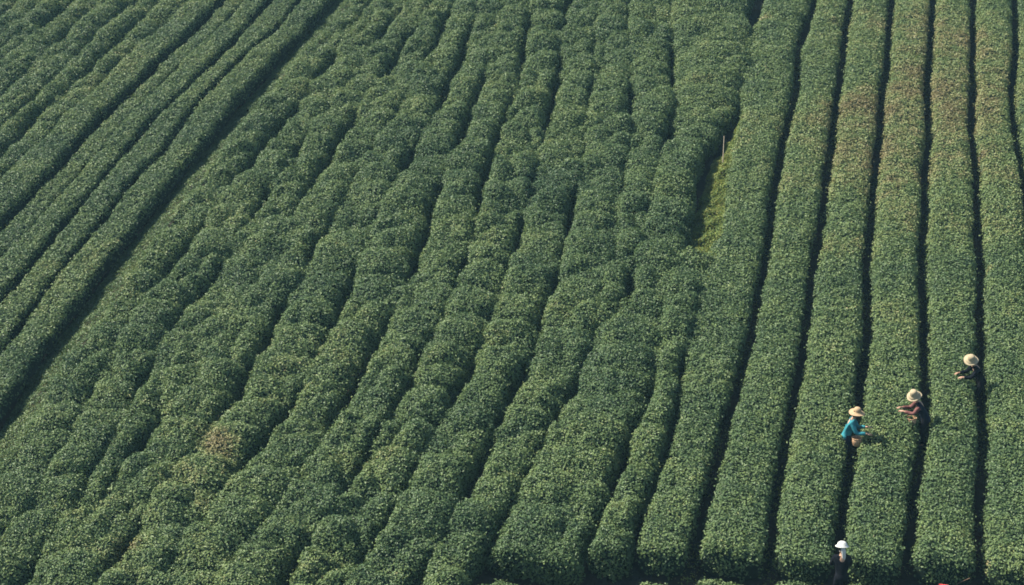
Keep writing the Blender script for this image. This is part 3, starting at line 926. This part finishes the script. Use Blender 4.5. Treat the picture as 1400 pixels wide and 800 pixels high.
    if sleeve_mat is not top_mat:
        jk.data.materials.append(sleeve_mat)
        for f in jk.data.polygons:
            c = np.array(f.center)
            da = min(np.linalg.norm(c - (shl * (1 - t) + el * t)) for t in (0.35, 0.7, 1.0))
            da = min(da, min(np.linalg.norm(c - (el * (1 - t) + cufl * t)) for t in (0.3, 0.6, 1.0)))
            da = min(da, min(np.linalg.norm(c - (shr * (1 - t) + er * t)) for t in (0.35, 0.7, 1.0)))
            da = min(da, min(np.linalg.norm(c - (er * (1 - t) + cufr * t)) for t in (0.3, 0.6, 1.0)))
            if da < 0.085:
                f.material_index = 1
    tn = [(hip, 0.115), (hl, 0.100), (knl, 0.078), (anl + V3(0, 0, 0.03), 0.060), (hr, 0.100), (knr, 0.078), (anr + V3(0, 0, 0.03), 0.060), (spine, 0.095)]
    te = [(0, 1), (1, 2), (2, 3), (0, 4), (4, 5), (5, 6), (0, 7)]
    skin_mesh('trousers', tn, te, [trouser_mat or M_DARK], root, 2, 0)
    for a, t_ in ((anl, tol), (anr, tor)):
        skin_mesh('shoe', [(V3(a[0], a[1] - 0.02, 0.045), 0.046), ((a + t_) / 2 * V3(1, 1, 0) + V3(0, 0, 0.045), 0.044), (t_ * V3(1, 1, 0) + V3(0, 0.015, 0.036), 0.035)], [(0, 1), (1, 2)], [M_SHOE], root, 1, 0)
    # hair: a cap over the back and top of the head with a knot at the nape
    back = hc - hf * 0.028
    skin_mesh('hair', [(back + hd * 0.005, 0.078), (back - hd * 0.045, 0.070), (neck + hd * 0.06 - hf * 0.085, 0.040), (ht - hd * 0.035 - hf * 0.02, 0.062)], [(0, 1), (1, 2), (0, 3)], [M_HAIR], root, 2, 0)
    return root, dict(head_top=ht, hc=hc, hd=hd, hf=hf, neck=neck, hip=hip, along=along, hp=hp, wl=wl, wr=wr, el=el, er=er)


def ground_z(x, y):
    return y * math.tan(SLOPE)


def stand_at(px, py, z, dx=0.0, dy=0.0):
    """the foot of a figure whose hat, z metres above the soil, is seen at this point of the photograph"""
    d = ray(px, py)
    # find t such that the point is z above the slope
    lo, hi = 10.0, 120.0
    for _ in range(60):
        m = 0.5 * (lo + hi)
        p = CAM + m * d
        if p[2] - ground_z(p[0], p[1]) > z:
            lo = m
        else:
            hi = m
    p = CAM + lo * d
    x, y = p[0] + dx, p[1] + dy
    return Vector((x, y, ground_z(x, y)))


def basket(label, loc, r=0.13, h=0.2, tilt=(0, 0)):
    root = empty('picking_basket', loc)
    root.rotation_euler = (tilt[0], tilt[1], 0)
    tag(root, label, 'basket')
    prof = [(0.004, 0.0), (r * 0.72, 0.0), (r * 0.8, 0.02), (r * 0.95, h * 0.55), (r * 1.0, h), (r * 0.93, h), (r * 0.88, h * 0.55), (r * 0.72, 0.03), (0.004, 0.025)]
    lathe_mesh('woven_body', prof, [M_WICK], root, 28, warp=lambda p, rr, a: [p[0] * (1 + 0.018 * math.sin(14 * a)), p[1] * (1 + 0.018 * math.sin(14 * a)), p[2]])
    lathe_mesh('rim', [(r * 0.9, h + 0.004), (r * 1.06, h + 0.004), (r * 1.07, h + 0.022), (r * 0.91, h + 0.022), (r * 0.9, h + 0.004)], [M_WICK], root, 28)
    return root


def local(root, p):
    return Matrix.Translation(root.location) @ Matrix.Rotation(root.rotation_euler.z, 4, 'Z') @ Vector(tuple(np.asarray(p) * root.scale[0]))


# the picker in the blue jacket, turned to the row on her right
f = stand_at(1161, 567, 1.42)
a_, k_ = person('tea picker in a bright blue jacket and straw hat reaching over the row beside her', f, R(-104), 0.30,
                ((-0.03, 0.14, -0.25), (0.02, 0.37, -0.20)), ((0.05, 0.13, -0.25), (0.03, 0.40, -0.24)), M_BLUE, trouser_mat=M_NAVY, head_pitch=0.20)
straw_hat(a_, k_['head_top'] - k_['hd'] * 0.012, 0.212, -0.10, 0.06, M_STRAW)
basket('small wicker basket at the hip of the picker in the blue jacket', local(a_, (0.10, 0.24, 0.62)))

# the picker with red sleeves, bent to the row on her left
f = stand_at(1264, 546, 1.36)
b_, k_ = person('tea picker with rose red sleeves and dark vest bending to the row at her left', f, R(88), 0.46,
                ((-0.03, 0.16, -0.22), (0.06, 0.40, -0.18)), ((0.04, 0.17, -0.20), (-0.05, 0.42, -0.16)), M_NAVY, M_RED, M_DARK, head_pitch=0.25)
straw_hat(b_, k_['head_top'] - k_['hd'] * 0.02, 0.20, -0.30, -0.36, M_STRAW2, crown_h=0.165, crown_r=0.105)
basket('round wicker basket held in front of the picker with red sleeves', local(b_, (-0.12, 0.32, 0.66)))

# the dark clothed picker
f = stand_at(1341, 496, 1.36)
c_, k_ = person('tea picker in black clothes under a wide pale straw hat', f, R(96), 0.46,
                ((-0.03, 0.16, -0.22), (0.02, 0.38, -0.22)), ((0.04, 0.17, -0.20), (-0.03, 0.40, -0.20)), M_DARK, M_DARK, M_DARK, head_pitch=0.25)
straw_hat(c_, k_['head_top'] - k_['hd'] * 0.02, 0.20, -0.16, -0.46, M_STRAW2, crown_h=0.145, crown_r=0.100)

# the picker with the white cap, seen from behind low on the slope
f = stand_at(1152, 757, 1.40)
d_, k_ = person('tea picker in dark clothes with a white cap and white neck towel, seen from behind', f, R(-4), 0.22,
                ((-0.06, 0.10, -0.25), (0.02, 0.32, -0.26)), ((0.06, 0.10, -0.25), (0.0, 0.33, -0.24)), M_DARK, M_DARK, M_DARK, head_pitch=0.2)
cap = lathe_mesh('white_cap', [(0.002, 0.085), (0.05, 0.08), (0.088, 0.05), (0.102, 0.0), (0.135, -0.022), (0.140, -0.03), (0.132, -0.032), (0.100, -0.012), (0.085, 0.04), (0.05, 0.07), (0.002, 0.075)], [M_WHITE], d_, 32)
cap.location = k_['head_top'] - k_['hd'] * 0.012
cap.rotation_euler = (-0.25, 0, 0)
cap.scale = (1.18, 1.18, 1.1)
# towel: a folded strip hanging from under the cap down the back
tv, w_ = [], [0.05, 0.055, 0.05, 0.045, 0.036, 0.02]
base = k_['hc'] - k_['hf'] * 0.115 + k_['hd'] * 0.02
pts_ = [base, base + np.array([0.02, -0.035, -0.07]), base + np.array([0.03, -0.045, -0.14]), base + np.array([0.035, -0.05, -0.21]), base + np.array([0.035, -0.05, -0.28]), base + np.array([0.03, -0.05, -0.33])]
for p, w in zip(pts_, w_):
    for x, y in ((-w, 0.0), (-w * 0.4, -0.014), (0.0, 0.0), (w * 0.5, -0.016), (w, 0.0), (w * 0.95, 0.012), (0, 0.014), (-w * 0.95, 0.012)):
        tv.append(p + np.array([x, y, 0]))
tq = [(i * 8 + k, i * 8 + (k + 1) % 8, (i + 1) * 8 + (k + 1) % 8, (i + 1) * 8 + k) for i in range(5) for k in range(8)]
np_mesh('neck_towel', np.array(tv), np.array(tq), [M_WHITE], d_, smooth=np.ones(len(tq), bool))

# the picker with the red headscarf, on the cross path at the lower edge
f = stand_at(1294, 809, 1.52)
e_, k_ = person('person wearing a red headscarf at the lower edge of the picture', f, R(60), 0.12,
                ((-0.06, 0.10, -0.25), (0.02, 0.32, -0.26)), ((0.06, 0.10, -0.25), (0.0, 0.33, -0.24)), M_NAVY, M_NAVY, M_DARK, head_pitch=0.15)
skin_mesh('headscarf', [(k_['hc'] - k_['hf'] * 0.012 + k_['hd'] * 0.03, 0.108), (k_['head_top'] + k_['hd'] * 0.01 - k_['hf'] * 0.01, 0.078), (k_['neck'] - k_['hf'] * 0.07 + k_['hd'] * 0.03, 0.075), (k_['neck'] - k_['hf'] * 0.12 - k_['hd'] * 0.09, 0.05)],
          [(0, 1), (0, 2), (2, 3)], [M_SCARF], e_, 2, 0)


# ------------------------------------------------------------------ thin air haze over the whole slope
def haze_box():
    bpy.ops.mesh.primitive_cube_add(size=1)
    o = bpy.context.object
    o.name = o.data.name = 'haze'
    zs = [v.co.z for v in bpy.data.objects['ground'].data.vertices]
    lo, hi = min(zs) - 1.0, max(max(zs), CAM[2]) + 3.0
    o.scale = (1820, 1820, hi - lo)
    o.location = (0, 0, 0.5 * (lo + hi))
    m = bpy.data.materials.new('thin_haze')
    m.use_nodes = True
    nt = m.node_tree
    nt.nodes.remove(nt.nodes['Principled BSDF'])
    pv = nt.nodes.new('ShaderNodeVolumePrincipled')
    pv.inputs['Color'].default_value = (0.42, 0.80, 1.0, 1)
    pv.inputs['Density'].default_value = HAZE
    pv.inputs['Anisotropy'].default_value = 0.2
    nt.links.new(pv.outputs[0], nt.nodes['Material Output'].inputs['Volume'])
    o.data.materials.append(m)
    tag(o, 'thin pale air haze over the tea slope', 'haze', kind='stuff')


HAZE = 0.0004
haze_box()
